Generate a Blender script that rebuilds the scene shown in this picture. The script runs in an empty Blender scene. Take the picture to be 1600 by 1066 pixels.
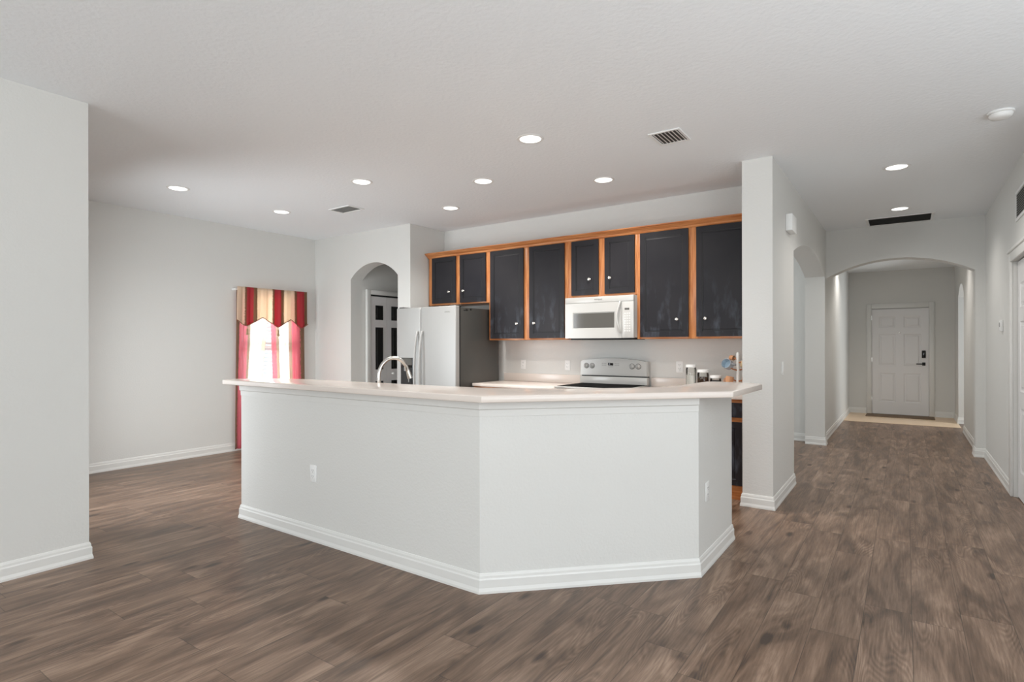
import bpy, bmesh, math, random
from mathutils import Vector, Matrix
random.seed(7)
S = bpy.context.scene
COL = S.collection
PI = math.pi
# ------------------------------------------------------------------ camera
cam_d = bpy.data.cameras.new('camera'); cam = bpy.data.objects.new('camera', cam_d); COL.objects.link(cam)
cam_d.sensor_width = 36; cam_d.lens = 882.67*36/1600; cam_d.shift_y = 6.3/1600; cam_d.clip_start = .05
ROLL = math.radians(-.118)
cam.matrix_world = (Matrix.Translation((0, 0, 1.337)) @ Matrix.Rotation(math.radians(34.891), 4, 'Z')
                    @ Matrix.Rotation(PI/2, 4, 'X') @ Matrix.Rotation(ROLL, 4, 'Z'))
S.camera = cam
# ------------------------------------------------------------------ world, exposure
w = bpy.data.worlds.new('sky'); S.world = w; w.use_nodes = True
w.node_tree.nodes['Background'].inputs[0].default_value = (.93, .96, 1, 1)
w.node_tree.nodes['Background'].inputs[1].default_value = 1.1
S.view_settings.view_transform = 'Standard'; S.view_settings.look = 'None'
S.view_settings.exposure = 0.05; S.view_settings.gamma = 1; S.view_settings.use_curve_mapping = False
# ------------------------------------------------------------------ daylight in the window openings, and added fill lamps
def area(name, loc, rot, sx, sy, power, color=(1, 1, 1)):
    l = bpy.data.lights.new(name, 'AREA'); l.shape = 'RECTANGLE'; l.size = sx; l.size_y = sy
    l.energy = power; l.color = color
    o = bpy.data.objects.new(name, l); COL.objects.link(o); o.location = loc; o.rotation_euler = rot
    return o
DAY = (.90, .96, 1)
area('slider_daylight', (-1.7, -4.9, 1.15), (PI/2, 0, 0), 4.0, 2.2, 128, DAY)
area('living_window_fill', (2.7, 1.2, 1.3), (PI/2+.6, 0, PI/2), 4.0, 2.0, 48, DAY)  # fill added at the unseen right window, tilted up to lift the ceiling
area('living_ceiling_fill', (1.9, -.9, .9), (PI/2+1.5, 0, PI/2), 4.0, 2.0, 165, DAY)  # added helper standing inside the room, aimed up to brighten the ceiling
area('nook_slider_daylight', (-5.5, 1.5, 1.08), (PI/2-.04, 0, 0), 1.2, 2.0, 36, DAY).data.spread = 2.3
area('nook_window_daylight', (-7.7, 4.36, 1.3), (PI/2, 0, -PI/2), 1.6, 2.2, 150, DAY)
area('side_room_fill', (2.9, 11.4, 1.4), (PI/2, 0, PI/2), 1.6, 1.6, 60, DAY)  # unseen fill added beyond the small arch to brighten hall and entry
area('side_passage_fill', (-3.9, 7.3, 1.5), (PI/2, 0, -PI/2), 1.6, 1.6, 36, DAY)  # unseen fill added in the passage, no window here, brightens the hall
CH = 2.86
# ------------------------------------------------------------------ materials
def newmat(name):
    m = bpy.data.materials.new(name); m.use_nodes = True
    nt = m.node_tree; b = nt.nodes['Principled BSDF']
    return m, nt, b
def N(nt, t, **k):
    n = nt.nodes.new(t)
    for a, v in k.items():
        if a == 'op': n.operation = v
        else: setattr(n, a, v)
    return n
def mat(name, col, rough=.5, metal=0, bump=None, spec=None, emit=None, estr=1):
    m, nt, b = newmat(name)
    b.inputs['Base Color'].default_value = (*col, 1); b.inputs['Roughness'].default_value = rough
    b.inputs['Metallic'].default_value = metal
    if spec is not None: b.inputs['Specular IOR Level'].default_value = spec
    if emit: b.inputs['Emission Color'].default_value = (*emit, 1); b.inputs['Emission Strength'].default_value = estr
    if bump:
        sc, st, dist = bump
        tc = N(nt, 'ShaderNodeTexCoord'); no = N(nt, 'ShaderNodeTexNoise'); bp = N(nt, 'ShaderNodeBump')
        no.inputs['Scale'].default_value = sc; no.inputs['Detail'].default_value = 2
        bp.inputs['Strength'].default_value = st; bp.inputs['Distance'].default_value = dist
        nt.links.new(tc.outputs['Object'], no.inputs['Vector']); nt.links.new(no.outputs['Fac'], bp.inputs['Height'])
        nt.links.new(bp.outputs['Normal'], b.inputs['Normal'])
    return m
def rgb(r, g, b):
    f = lambda c: ((c/255+.055)/1.055)**2.4 if c > 10 else c/255/12.92
    return (f(r), f(g), f(b))
M = {}
M['wall'] = mat('wall_paint', rgb(219, 218, 214), .6, bump=(70, .3, .004), spec=.3)
M['ceil'] = mat('ceiling_knockdown', rgb(245, 248, 250), .8, bump=(36, .42, .006), spec=.2)
M['wallp'] = mat('smooth_wall_paint', rgb(219, 218, 214), .5)
M['cook'] = mat('black_ceramic_glass', (.003, .003, .003), .3, spec=.03); M['cook'].node_tree.nodes['Principled BSDF'].inputs['IOR'].default_value = 1.05
M['trim'] = mat('trim_paint', rgb(226, 225, 221), .35)
M['doorw'] = mat('door_paint', rgb(232, 230, 229), .35)
M['quartz'] = mat('countertop_solid_surface', rgb(226, 215, 206), .17, bump=(400, .02, .001))
M['white'] = mat('white_enamel', rgb(200, 199, 195), .18)
M['whitep'] = mat('white_plastic', rgb(240, 240, 238), .35)
M['greyp'] = mat('grey_plastic', rgb(150, 149, 146), .4)
M['black'] = mat('black_gloss', (.004, .004, .004), .12)
M['blackm'] = mat('black_matte', (.006, .006, .006), .5)
M['dark'] = mat('dark_grille', rgb(70, 66, 62), .6)
M['fside'] = mat('graphite_side', rgb(84, 83, 80), .38, .3)
M['chrome'] = mat('brushed_nickel', rgb(205, 203, 198), .22, 1)
M['knob'] = mat('satin_nickel_knob', rgb(225, 222, 216), .25, 1)
M['glassd'] = mat('smoked_glass', rgb(96, 94, 90), .08)
M['lens'] = mat('lit_lens', (1, 1, 1), .4, emit=(1, .97, .92), estr=2.5)
M['tile'] = mat('cream_tile', rgb(224, 196, 164), .35)
M['mat'] = mat('door_mat', rgb(120, 100, 80), .9, bump=(300, .8, .004))
M['slot'] = mat('socket_slots', rgb(120, 118, 114), .5)
M['alu'] = mat('white_vinyl_frame', rgb(235, 236, 238), .4)
M['mdf'] = mat('cabinet_interior', rgb(205, 170, 130), .6)

def stainless():
    m, nt, b = newmat('brushed_stainless')
    b.inputs['Base Color'].default_value = (*rgb(178, 178, 176), 1); b.inputs['Metallic'].default_value = .3
    b.inputs['Roughness'].default_value = .38
    tc = N(nt, 'ShaderNodeTexCoord'); mp = N(nt, 'ShaderNodeMapping'); no = N(nt, 'ShaderNodeTexNoise')
    mp.inputs['Scale'].default_value = (4, 4, 300); no.inputs['Scale'].default_value = 3
    mr = N(nt, 'ShaderNodeMapRange'); mr.inputs['To Min'].default_value = .42; mr.inputs['To Max'].default_value = .54
    nt.links.new(tc.outputs['Object'], mp.inputs[0]); nt.links.new(mp.outputs[0], no.inputs['Vector'])
    nt.links.new(no.outputs['Fac'], mr.inputs['Value']); nt.links.new(mr.outputs[0], b.inputs['Roughness'])
    return m
M['steel'] = stainless()

def oak(name, c1, c2, axis):
    m, nt, b = newmat(name); L = nt.links.new
    tc = N(nt, 'ShaderNodeTexCoord'); mp = N(nt, 'ShaderNodeMapping'); no = N(nt, 'ShaderNodeTexNoise')
    sc = [45, 45, 45]; sc[axis] = 3
    mp.inputs['Scale'].default_value = sc; no.inputs['Scale'].default_value = 1.3; no.inputs['Detail'].default_value = 5
    rp = N(nt, 'ShaderNodeValToRGB'); rp.color_ramp.elements[0].position = .35; rp.color_ramp.elements[1].position = .68
    rp.color_ramp.elements[0].color = (*c1, 1); rp.color_ramp.elements[1].color = (*c2, 1)
    L(tc.outputs['Object'], mp.inputs[0]); L(mp.outputs[0], no.inputs['Vector']); L(no.outputs['Fac'], rp.inputs[0])
    L(rp.outputs[0], b.inputs['Base Color']); b.inputs['Roughness'].default_value = .32
    return m
OA, OB = rgb(176, 104, 56), rgb(214, 146, 92)
M['oakv'] = oak('honey_oak_vertical', OA, OB, 2)
M['oakh'] = oak('honey_oak_horizontal', OA, OB, 0)
M['woodl'] = mat('pale_beech', rgb(205, 165, 120), .5)
M['woodr'] = mat('copper_brown_wood', rgb(170, 105, 62), .4)

def doorpaint():
    m, nt, b = newmat('charcoal_chalk_paint'); L = nt.links.new
    tc = N(nt, 'ShaderNodeTexCoord'); geo = N(nt, 'ShaderNodeNewGeometry')
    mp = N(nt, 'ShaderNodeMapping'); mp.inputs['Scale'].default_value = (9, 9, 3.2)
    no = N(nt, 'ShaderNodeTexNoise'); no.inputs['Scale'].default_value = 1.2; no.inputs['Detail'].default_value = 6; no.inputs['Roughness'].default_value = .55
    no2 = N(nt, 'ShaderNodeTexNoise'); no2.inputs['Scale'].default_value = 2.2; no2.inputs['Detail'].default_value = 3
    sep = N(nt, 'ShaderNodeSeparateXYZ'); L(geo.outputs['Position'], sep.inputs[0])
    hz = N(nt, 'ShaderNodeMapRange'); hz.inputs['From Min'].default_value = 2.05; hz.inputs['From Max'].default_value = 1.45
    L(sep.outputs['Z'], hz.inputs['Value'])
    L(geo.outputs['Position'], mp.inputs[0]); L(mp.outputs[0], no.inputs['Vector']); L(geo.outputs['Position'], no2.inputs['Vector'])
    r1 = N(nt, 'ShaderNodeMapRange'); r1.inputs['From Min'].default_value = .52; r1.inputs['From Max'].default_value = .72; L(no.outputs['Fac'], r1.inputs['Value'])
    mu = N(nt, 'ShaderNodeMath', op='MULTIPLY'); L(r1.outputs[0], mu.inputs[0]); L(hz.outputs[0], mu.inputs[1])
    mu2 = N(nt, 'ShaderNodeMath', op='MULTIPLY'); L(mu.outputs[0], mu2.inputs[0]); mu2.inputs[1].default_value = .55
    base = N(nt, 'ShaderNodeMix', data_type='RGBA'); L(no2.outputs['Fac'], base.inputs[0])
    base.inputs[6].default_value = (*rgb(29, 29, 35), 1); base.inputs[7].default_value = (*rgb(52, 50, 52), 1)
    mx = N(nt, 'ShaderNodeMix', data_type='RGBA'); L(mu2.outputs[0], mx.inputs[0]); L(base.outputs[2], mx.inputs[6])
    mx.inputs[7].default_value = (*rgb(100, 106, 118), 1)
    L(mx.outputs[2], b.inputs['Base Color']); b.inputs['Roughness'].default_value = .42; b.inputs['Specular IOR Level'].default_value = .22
    return m
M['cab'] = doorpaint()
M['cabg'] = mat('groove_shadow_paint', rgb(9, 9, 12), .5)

def floor_mat():
    m, nt, b = newmat('plank_flooring'); L = nt.links.new
    geo = N(nt, 'ShaderNodeNewGeometry'); sep = N(nt, 'ShaderNodeSeparateXYZ'); L(geo.outputs['Position'], sep.inputs[0])
    def math_(op, a, bb=None, c=None):
        n = N(nt, 'ShaderNodeMath', op=op)
        for i, v in enumerate((a, bb, c)):
            if v is None: continue
            if isinstance(v, (int, float)): n.inputs[i].default_value = v
            else: L(v, n.inputs[i])
        return n.outputs[0]
    W, LEN = .197, 1.22
    u = math_('DIVIDE', math_('SUBTRACT', sep.outputs['X'], .022), W)
    row = math_('FLOOR', u); fu = math_('FRACT', u)
    wn = N(nt, 'ShaderNodeTexWhiteNoise', noise_dimensions='1D'); L(row, wn.inputs['W'])
    v = math_('ADD', math_('DIVIDE', sep.outputs['Y'], LEN), math_('MULTIPLY', wn.outputs['Value'], 7.3))
    colm = math_('FLOOR', v); fv = math_('FRACT', v)
    cx = N(nt, 'ShaderNodeCombineXYZ'); L(row, cx.inputs[0]); L(colm, cx.inputs[1])
    pid = N(nt, 'ShaderNodeTexWhiteNoise', noise_dimensions='3D'); L(cx.outputs[0], pid.inputs['Vector'])
    # per plank shifted coordinates
    off = N(nt, 'ShaderNodeVectorMath', op='SCALE'); L(pid.outputs['Color'], off.inputs[0]); off.inputs['Scale'].default_value = 37.0
    add = N(nt, 'ShaderNodeVectorMath', op='ADD'); L(geo.outputs['Position'], add.inputs[0]); L(off.outputs[0], add.inputs[1])
    def stretched(sx, sy):
        mp = N(nt, 'ShaderNodeMapping'); mp.inputs['Scale'].default_value = (sx, sy, 1); L(add.outputs[0], mp.inputs[0]); return mp.outputs[0]
    fine = N(nt, 'ShaderNodeTexNoise'); L(stretched(70, 3), fine.inputs['Vector']); fine.inputs['Scale'].default_value = 1.6; fine.inputs['Detail'].default_value = 6; fine.inputs['Roughness'].default_value = .65
    blot = N(nt, 'ShaderNodeTexNoise'); L(stretched(6, 1.1), blot.inputs['Vector']); blot.inputs['Scale'].default_value = 1.0; blot.inputs['Detail'].default_value = 4; blot.inputs['Distortion'].default_value = 2.2
    # cathedral grain
    wav = N(nt, 'ShaderNodeTexNoise'); L(stretched(7, 1.1), wav.inputs['Vector']); wav.inputs['Scale'].default_value = 1.0; wav.inputs['Detail'].default_value = 1.0
    ring = math_('FRACT', math_('MULTIPLY', wav.outputs['Fac'], 26))
    ring = math_('ABSOLUTE', math_('SUBTRACT', ring, .5))
    # knots
    vor = N(nt, 'ShaderNodeTexVoronoi'); L(stretched(5.2, 2.0), vor.inputs['Vector']); vor.inputs['Scale'].default_value = 1.0
    kn = N(nt, 'ShaderNodeMapRange'); kn.inputs['From Min'].default_value = .0; kn.inputs['From Max'].default_value = .15; kn.inputs['To Min'].default_value = 1; kn.inputs['To Max'].default_value = 0
    L(vor.outputs['Distance'], kn.inputs['Value'])
    fac = math_('ADD', math_('MULTIPLY', fine.outputs['Fac'], .55), math_('MULTIPLY', blot.outputs['Fac'], .90))
    msk = N(nt, 'ShaderNodeTexNoise'); L(stretched(3, .8), msk.inputs['Vector']); msk.inputs['Scale'].default_value = 1.3
    mr_ = N(nt, 'ShaderNodeMapRange'); mr_.inputs['From Min'].default_value = .5; mr_.inputs['From Max'].default_value = .62; L(msk.outputs['Fac'], mr_.inputs['Value'])
    fac = math_('ADD', fac, math_('MULTIPLY', math_('MULTIPLY', math_('SUBTRACT', ring, .25), mr_.outputs[0]), .30))
    fac = math_('ADD', fac, .055)
    fac = math_('ADD', fac, math_('MULTIPLY', math_('SUBTRACT', pid.outputs['Value'], .5), .10))
    fac = math_('SUBTRACT', fac, math_('ADD', .10, math_('MULTIPLY', kn.outputs[0], .5)))
    rp = N(nt, 'ShaderNodeValToRGB'); e = rp.color_ramp.elements
    e[0].position = .36; e[0].color = (*rgb(60, 45, 35), 1); e[1].position = .95; e[1].color = (*rgb(158, 133, 114), 1)
    k = e.new(.58); k.color = (*rgb(99, 77, 61), 1); k = e.new(.76); k.color = (*rgb(127, 103, 85), 1)
    L(fac, rp.inputs[0])
    # seams
    du = math_('MULTIPLY', math_('MINIMUM', fu, math_('SUBTRACT', 1, fu)), W)
    dv = math_('MULTIPLY', math_('MINIMUM', fv, math_('SUBTRACT', 1, fv)), LEN)
    dd = math_('MINIMUM', du, dv)
    sm = N(nt, 'ShaderNodeMapRange'); sm.inputs['From Min'].default_value = .0006; sm.inputs['From Max'].default_value = .0022; sm.inputs['To Min'].default_value = .42; sm.inputs['To Max'].default_value = 1
    L(dd, sm.inputs['Value'])
    mx = N(nt, 'ShaderNodeMix', data_type='RGBA', blend_type='MULTIPLY'); mx.inputs[0].default_value = 1
    L(rp.outputs[0], mx.inputs[6]); L(sm.outputs[0], mx.inputs[7]); L(mx.outputs[2], b.inputs['Base Color'])
    rr = N(nt, 'ShaderNodeMapRange'); rr.inputs['To Min'].default_value = .3; rr.inputs['To Max'].default_value = .46
    L(blot.outputs['Fac'], rr.inputs['Value']); L(rr.outputs[0], b.inputs['Roughness'])
    bp = N(nt, 'ShaderNodeBump'); bp.inputs['Strength'].default_value = .15; bp.inputs['Distance'].default_value = .002
    L(math_('MULTIPLY', fac, sm.outputs[0]), bp.inputs['Height']); L(bp.outputs[0], b.inputs['Normal'])
    return m
M['floor'] = floor_mat()

def curtain_mat(name, stops, trans, transp):
    """striped sheer fabric: stripes run down the cloth, laid out along its width (uv x)"""
    m, nt, b = newmat(name); L = nt.links.new
    uv = N(nt, 'ShaderNodeUVMap'); sep = N(nt, 'ShaderNodeSeparateXYZ'); L(uv.outputs[0], sep.inputs[0])
    no = N(nt, 'ShaderNodeTexNoise'); no.inputs['Scale'].default_value = 60; no.inputs['Detail'].default_value = 3; L(uv.outputs[0], no.inputs['Vector'])
    a = N(nt, 'ShaderNodeMath', op='MULTIPLY_ADD'); L(no.outputs['Fac'], a.inputs[0]); a.inputs[1].default_value = .05; L(sep.outputs[0], a.inputs[2])
    s = N(nt, 'ShaderNodeMath', op='SUBTRACT'); L(a.outputs[0], s.inputs[0]); s.inputs[1].default_value = .025
    rp = N(nt, 'ShaderNodeValToRGB'); rp.color_ramp.interpolation = 'CONSTANT'
    e = rp.color_ramp.elements
    e[0].position = 0; e[0].color = (*stops[0][1], 1); e[1].position = stops[1][0]; e[1].color = (*stops[1][1], 1)
    for p, c in stops[2:]:
        k = e.new(p); k.color = (*c, 1)
    L(s.outputs[0], rp.inputs[0]); L(rp.outputs[0], b.inputs['Base Color']); b.inputs['Roughness'].default_value = .8
    b.inputs['Specular IOR Level'].default_value = .1
    tl = N(nt, 'ShaderNodeBsdfTranslucent'); L(rp.outputs[0], tl.inputs[0])
    tp = N(nt, 'ShaderNodeBsdfTransparent')
    m1 = N(nt, 'ShaderNodeMixShader'); m1.inputs[0].default_value = trans; L(b.outputs[0], m1.inputs[1]); L(tl.outputs[0], m1.inputs[2])
    m2 = N(nt, 'ShaderNodeMixShader'); m2.inputs[0].default_value = transp; L(m1.outputs[0], m2.inputs[1]); L(tp.outputs[0], m2.inputs[2])
    L(m2.outputs[0], nt.nodes['Material Output'].inputs[0])
    return m
RS, BS = rgb(238, 140, 152), rgb(196, 168, 142)
BE, RE, BR, CR = rgb(247, 230, 210), rgb(205, 88, 96), rgb(160, 128, 100), rgb(250, 244, 234)
M['valance'] = curtain_mat('striped_valance_cloth',
    [(0, BE), (.10, BR), (.125, RE), (.215, BR), (.265, BE), (.475, BR), (.505, RE), (.60, BR), (.645, BE), (.80, BR), (.84, RE), (.955, BR)], .6, .04)
M['curtl'] = curtain_mat('striped_sheer_left', [(0, BR), (.12, RS), (.36, BS), (.48, CR), (.84, BE)], .6, .30)
M['curtr'] = curtain_mat('striped_sheer_right', [(0, RS), (.14, BS), (.24, CR), (.50, BS), (.60, RS), (.86, BR)], .6, .30)
M['blind'] = mat('blind_slats', rgb(240, 240, 240), .5)
def glass(name, col=(1, 1, 1), rough=0.0):
    m, nt, b = newmat(name); L = nt.links.new
    g = N(nt, 'ShaderNodeBsdfGlossy'); g.inputs['Roughness'].default_value = .02
    t = N(nt, 'ShaderNodeBsdfTransparent'); t.inputs[0].default_value = (*col, 1)
    fr = N(nt, 'ShaderNodeFresnel'); mx = N(nt, 'ShaderNodeMixShader')
    L(fr.outputs[0], mx.inputs[0]); L(t.outputs[0], mx.inputs[1]); L(g.outputs[0], mx.inputs[2])
    L(mx.outputs[0], nt.nodes['Material Output'].inputs[0]); return m
M['glass'] = glass('window_glass', (.95, .97, .97)); M['jar'] = glass('jar_glass', (.985, .985, .97))
M['flour'] = mat('white_flour', rgb(250, 247, 240), .9); M['coffee'] = mat('brown_beans', rgb(92, 66, 48), .7, bump=(120, .6, .01))
M['tea'] = mat('dark_tea', rgb(52, 38, 38), .7, bump=(120, .6, .01)); M['mugb'] = mat('blue_grey_glaze', rgb(160, 165, 172), .25)
M['mugin'] = mat('pale_blue_glaze', rgb(190, 208, 220), .25); M['mugc'] = mat('cream_glaze', rgb(228, 205, 165), .3); M['mugt'] = mat('terracotta_glaze', rgb(205, 150, 110), .35)

# ------------------------------------------------------------------ mesh helpers
def obj(name, bm, m, parent=None, smooth=False, loc=None, rot=None):
    me = bpy.data.meshes.new(name); bmesh.ops.recalc_face_normals(bm, faces=bm.faces); bm.to_mesh(me); bm.free()
    me.materials.append(m)
    if smooth:
        for p in me.polygons: p.use_smooth = True
        try: me.set_sharp_from_angle(angle=math.radians(38))
        except Exception: pass
    o = bpy.data.objects.new(name, me); COL.objects.link(o)
    if parent: o.parent = parent
    if loc: o.location = loc
    if rot: o.rotation_euler = rot
    return o
def bx(bm, x0, x1, y0, y1, z0, z1, bev=0, seg=2):
    r = bmesh.ops.create_cube(bm, size=1); vs = r['verts']
    for v in vs:
        v.co = Vector(((x0+x1)/2+v.co.x*(x1-x0), (y0+y1)/2+v.co.y*(y1-y0), (z0+z1)/2+v.co.z*(z1-z0)))
    if bev:
        es = {e for v in vs for e in v.link_edges}
        bmesh.ops.bevel(bm, geom=list(es), offset=bev, segments=seg, affect='EDGES', profile=.5)
    return bm
def box(name, x0, x1, y0, y1, z0, z1, m, parent=None, bev=0, **k):
    return obj(name, bx(bmesh.new(), x0, x1, y0, y1, z0, z1, bev), m, parent, smooth=bool(bev), **k)
def prism(bm, pts, axis, a, b):
    """extrude a 2D outline along an axis: axis 'x' pts=(y,z), 'y' pts=(x,z), 'z' pts=(x,y)"""
    def P(p, t): return {'x': (t, p[0], p[1]), 'y': (p[0], t, p[1]), 'z': (p[0], p[1], t)}[axis]
    v0 = [bm.verts.new(P(p, a)) for p in pts]; v1 = [bm.verts.new(P(p, b)) for p in pts]
    bm.faces.new(v0); bm.faces.new(v1[::-1]); n = len(pts)
    for i in range(n): bm.faces.new((v0[i], v0[(i+1) % n], v1[(i+1) % n], v1[i]))
    return bm
def lathe(bm, prof, cx=0, cy=0, seg=24, axis='z', cz=0, caps=True):
    """prof = [(r, h)]; about z, or about y (front facing -y) """
    rings = []
    for r, h in prof:
        ring = []
        for i in range(seg):
            t = 2*PI*i/seg
            if axis == 'z': ring.append(bm.verts.new((cx+r*math.cos(t), cy+r*math.sin(t), cz+h)))
            elif axis == 'y': ring.append(bm.verts.new((cx+r*math.cos(t), cy+h, cz+r*math.sin(t))))
            else: ring.append(bm.verts.new((cx+h, cy+r*math.cos(t), cz+r*math.sin(t))))
        rings.append(ring)
    for a, b in zip(rings, rings[1:]):
        for i in range(seg): bm.faces.new((a[i], a[(i+1) % seg], b[(i+1) % seg], b[i]))
    if caps:
        bm.faces.new(rings[0]); bm.faces.new(rings[-1][::-1])
    return bm
def tube(bm, pts, r, seg=12, radii=None, flat=1.0):
    pts = [Vector(p) for p in pts]; rings = []
    up = None
    for i, p in enumerate(pts):
        d = (pts[min(i+1, len(pts)-1)]-pts[max(i-1, 0)]).normalized()
        if up is None:
            up = Vector((0, 0, 1)) if abs(d.z) < .9 else Vector((1, 0, 0))
        s = d.cross(up).normalized(); up = s.cross(d).normalized()
        rr = radii[i] if radii else r
        rings.append([bm.verts.new(p+s*rr*flat*math.cos(2*PI*k/seg)+up*rr*math.sin(2*PI*k/seg)) for k in range(seg)])
    for a, b in zip(rings, rings[1:]):
        for k in range(seg): bm.faces.new((a[k], a[(k+1) % seg], b[(k+1) % seg], b[k]))
    bm.faces.new(rings[0]); bm.faces.new(rings[-1][::-1])
    return bm
def ringplate(bm, x0, x1, z0, z1, rings, y=0):
    """nested rectangles facing -y; rings = [(inset, y)]; last one is filled"""
    prev = None
    for ins, yy in rings:
        cur = [bm.verts.new((a, y+yy, c)) for a, c in ((x0+ins, z0+ins), (x1-ins, z0+ins), (x1-ins, z1-ins), (x0+ins, z1-ins))]
        if prev:
            for i in range(4): bm.faces.new((prev[i], prev[(i+1) % 4], cur[(i+1) % 4], cur[i]))
        prev = cur
    bm.faces.new(prev)
    return bm
def paneled(xs, zs, cells, th, rings, holes=False):
    """door slab, front face at y=0 (facing -y), back at y=th; cells (i,j) get moulded panels"""
    bm = bmesh.new()
    for i in range(len(xs)-1):
        for j in range(len(zs)-1):
            if (i, j) in cells:
                if holes:
                    ringplate(bm, xs[i], xs[i+1], zs[j], zs[j+1], rings)
                    continue
                ringplate(bm, xs[i], xs[i+1], zs[j], zs[j+1], rings)
            else:
                bm.faces.new([bm.verts.new((a, 0, c)) for a, c in ((xs[i], zs[j]), (xs[i+1], zs[j]), (xs[i+1], zs[j+1]), (xs[i], zs[j+1]))])
    x0, x1, z0, z1 = xs[0], xs[-1], zs[0], zs[-1]
    q = [(x0, z0), (x1, z0), (x1, z1), (x0, z1)]
    f = [bm.verts.new((a, 0, c)) for a, c in q]; bk = [bm.verts.new((a, th, c)) for a, c in q]
    for i in range(4): bm.faces.new((f[i], f[(i+1) % 4], bk[(i+1) % 4], bk[i]))
    bm.faces.new(bk)
    bmesh.ops.remove_doubles(bm, verts=bm.verts, dist=1e-5)
    return bm
def empty(name, loc=(0, 0, 0), rz=0):
    o = bpy.data.objects.new(name, None); COL.objects.link(o); o.location = loc; o.rotation_euler = (0, 0, rz)
    o.empty_display_size = .05
    return o
def tag(o, label, cat, group=None, kind=None):
    o['label'] = label; o['category'] = cat
    if group: o['group'] = group
    if kind: o['kind'] = kind
    return o
def struct(o, label=None):
    o['kind'] = 'structure'
    if label: o['label'] = label
    return o
def text(name, s, size, m, parent, loc, rot):
    c = bpy.data.curves.new(name, 'FONT'); c.body = s; c.size = size; c.extrude = .0004; c.align_x = 'CENTER'; c.align_y = 'CENTER'
    t = bpy.data.objects.new(name, c); COL.objects.link(t)
    dg = bpy.context.evaluated_depsgraph_get(); me = bpy.data.meshes.new_from_object(t.evaluated_get(dg))
    bpy.data.objects.remove(t); me.materials.clear(); me.materials.append(m)
    o = bpy.data.objects.new(name, me); COL.objects.link(o); o.parent = parent; o.location = loc; o.rotation_euler = rot
    return o
def arc(a0, a1, spring, rise, n=20):
    """points of a segmental arch from a0 to a1"""
    h = (a1-a0)/2; R = (h*h+rise*rise)/(2*rise); cx = (a0+a1)/2; cz = spring+rise-R
    t0 = math.asin(h/R)
    return [(cx+R*math.sin(-t0+2*t0*i/n), cz+R*math.cos(-t0+2*t0*i/n)) for i in range(n+1)]
def arch_outline(a0, a1, top, o0, o1, spring, rise):
    return [(a0, 0), (o0, 0)]+arc(o0, o1, spring, rise)+[(o1, 0), (a1, 0), (a1, top), (a0, top)]
def door_outline(a0, a1, top, o0, o1, h):
    return [(a0, 0), (o0, 0), (o0, h), (o1, h), (o1, 0), (a1, 0), (a1, top), (a0, top)]

# ------------------------------------------------------------------ shell
struct(box('floor', -7.3, 3.2, -5.2, 13.1, -.1, 0, M['floor']), 'grey brown wood plank floor')
struct(box('floor_entry', -.92, .72, 11.45, 12.9, 0, .004, M['tile']), 'cream tile floor inside the front door')
struct(box('ceiling', -7.3, 3.2, -5.2, 13.1, CH, CH+.1, M['ceil']), 'white textured ceiling')
struct(box('ceiling_entry', -.92, .72, 8.85, 12.9, 2.735, CH, M['ceil']))
# left living room wall, ends in open corner
struct(box('wall_near_left', -4.36, -4.212, -5.0, 1.39, 0, CH, M['wall']))
def wall_with_window(name, axis, a, b, u0, u1, ou0, ou1, oz0, oz1):
    bm = bmesh.new()
    for (p0, p1, z0, z1) in ((u0, ou0, 0, CH), (ou1, u1, 0, CH), (ou0, ou1, oz1, CH), (ou0, ou1, 0, oz0)):
        if z1-z0 < 1e-4: continue
        prism(bm, [(p0, z0), (p1, z0), (p1, z1), (p0, z1)], axis, a, b)
    return struct(obj(name, bm, M['wall']))
wall_with_window('wall_nook_front', 'y', 1.25, 1.39, -7.14, -4.36, -6.35, -4.85, 0, 2.1)
wall_with_window('wall_left', 'x', -7.14, -7.0, 1.39, 5.069, 3.95, 4.77, .45, 2.02)
struct(obj('wall_pantry', prism(bmesh.new(), arch_outline(-7.14, -5.084, CH, -6.218, -5.305, 2.235, .195), 'y', 5.069, 5.27), M['wall']), 'white wall with arched opening to the pantry')
struct(box('wall_pantry_right', -5.305, -5.084, 5.27, 7.2, 0, CH, M['wall']))
struct(box('wall_pantry_left', -6.36, -6.218, 5.27, 7.2, 0, CH, M['wall']))
struct(box('wall_pantry_end', -6.36, -5.084, 7.2, 7.34, 0, CH, M['wall']))
struct(box('wall_kitchen', -5.084, -1.115, 5.708, 5.82, 0, CH, M['wall']))
struct(obj('wall_hall_left', prism(bmesh.new(), arch_outline(4.94, 8.635, CH, 5.98, 8.5, 2.235, .185), 'x', -1.115, -.881), M['wall']), 'white wall stub with arched opening along the hall')
struct(box('wall_side_passage', -4.0, -1.115, 8.72, 8.85, 0, CH, M['wall']))
struct(box('wall_side_passage_end', -4.13, -4.0, 5.82, 8.85, 0, CH, M['wall']))
hall = arch_outline(-.881, .769, CH, -.881, .676, 2.225, .205)
hall = arc(-.881, .676, 2.22, .21)+[(.676, 0), (.769, 0), (.769, CH), (-.881, CH)]
struct(obj('wall_hall_end', prism(bmesh.new(), hall, 'y', 8.635, 8.85), M['wall']), 'wide arch at the end of the hall')
struct(box('wall_entry_left', -1.115, -.92, 8.85, 12.9, 0, CH, M['wall']))
struct(box('wall_hall_pier', -1.115, -.90, 8.635, 8.85, 0, CH, M['wall']))
struct(obj('wall_entry_end', prism(bmesh.new(), door_outline(-1.115, .9, CH, -.55, .353, 2.02), 'y', 12.9, 13.04), M['wall']))
struct(obj('wall_entry_right', prism(bmesh.new(), arch_outline(8.85, 12.9, CH, 10.95, 12.05, 2.12, .18), 'x', .72, .9), M['wall']))
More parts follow.
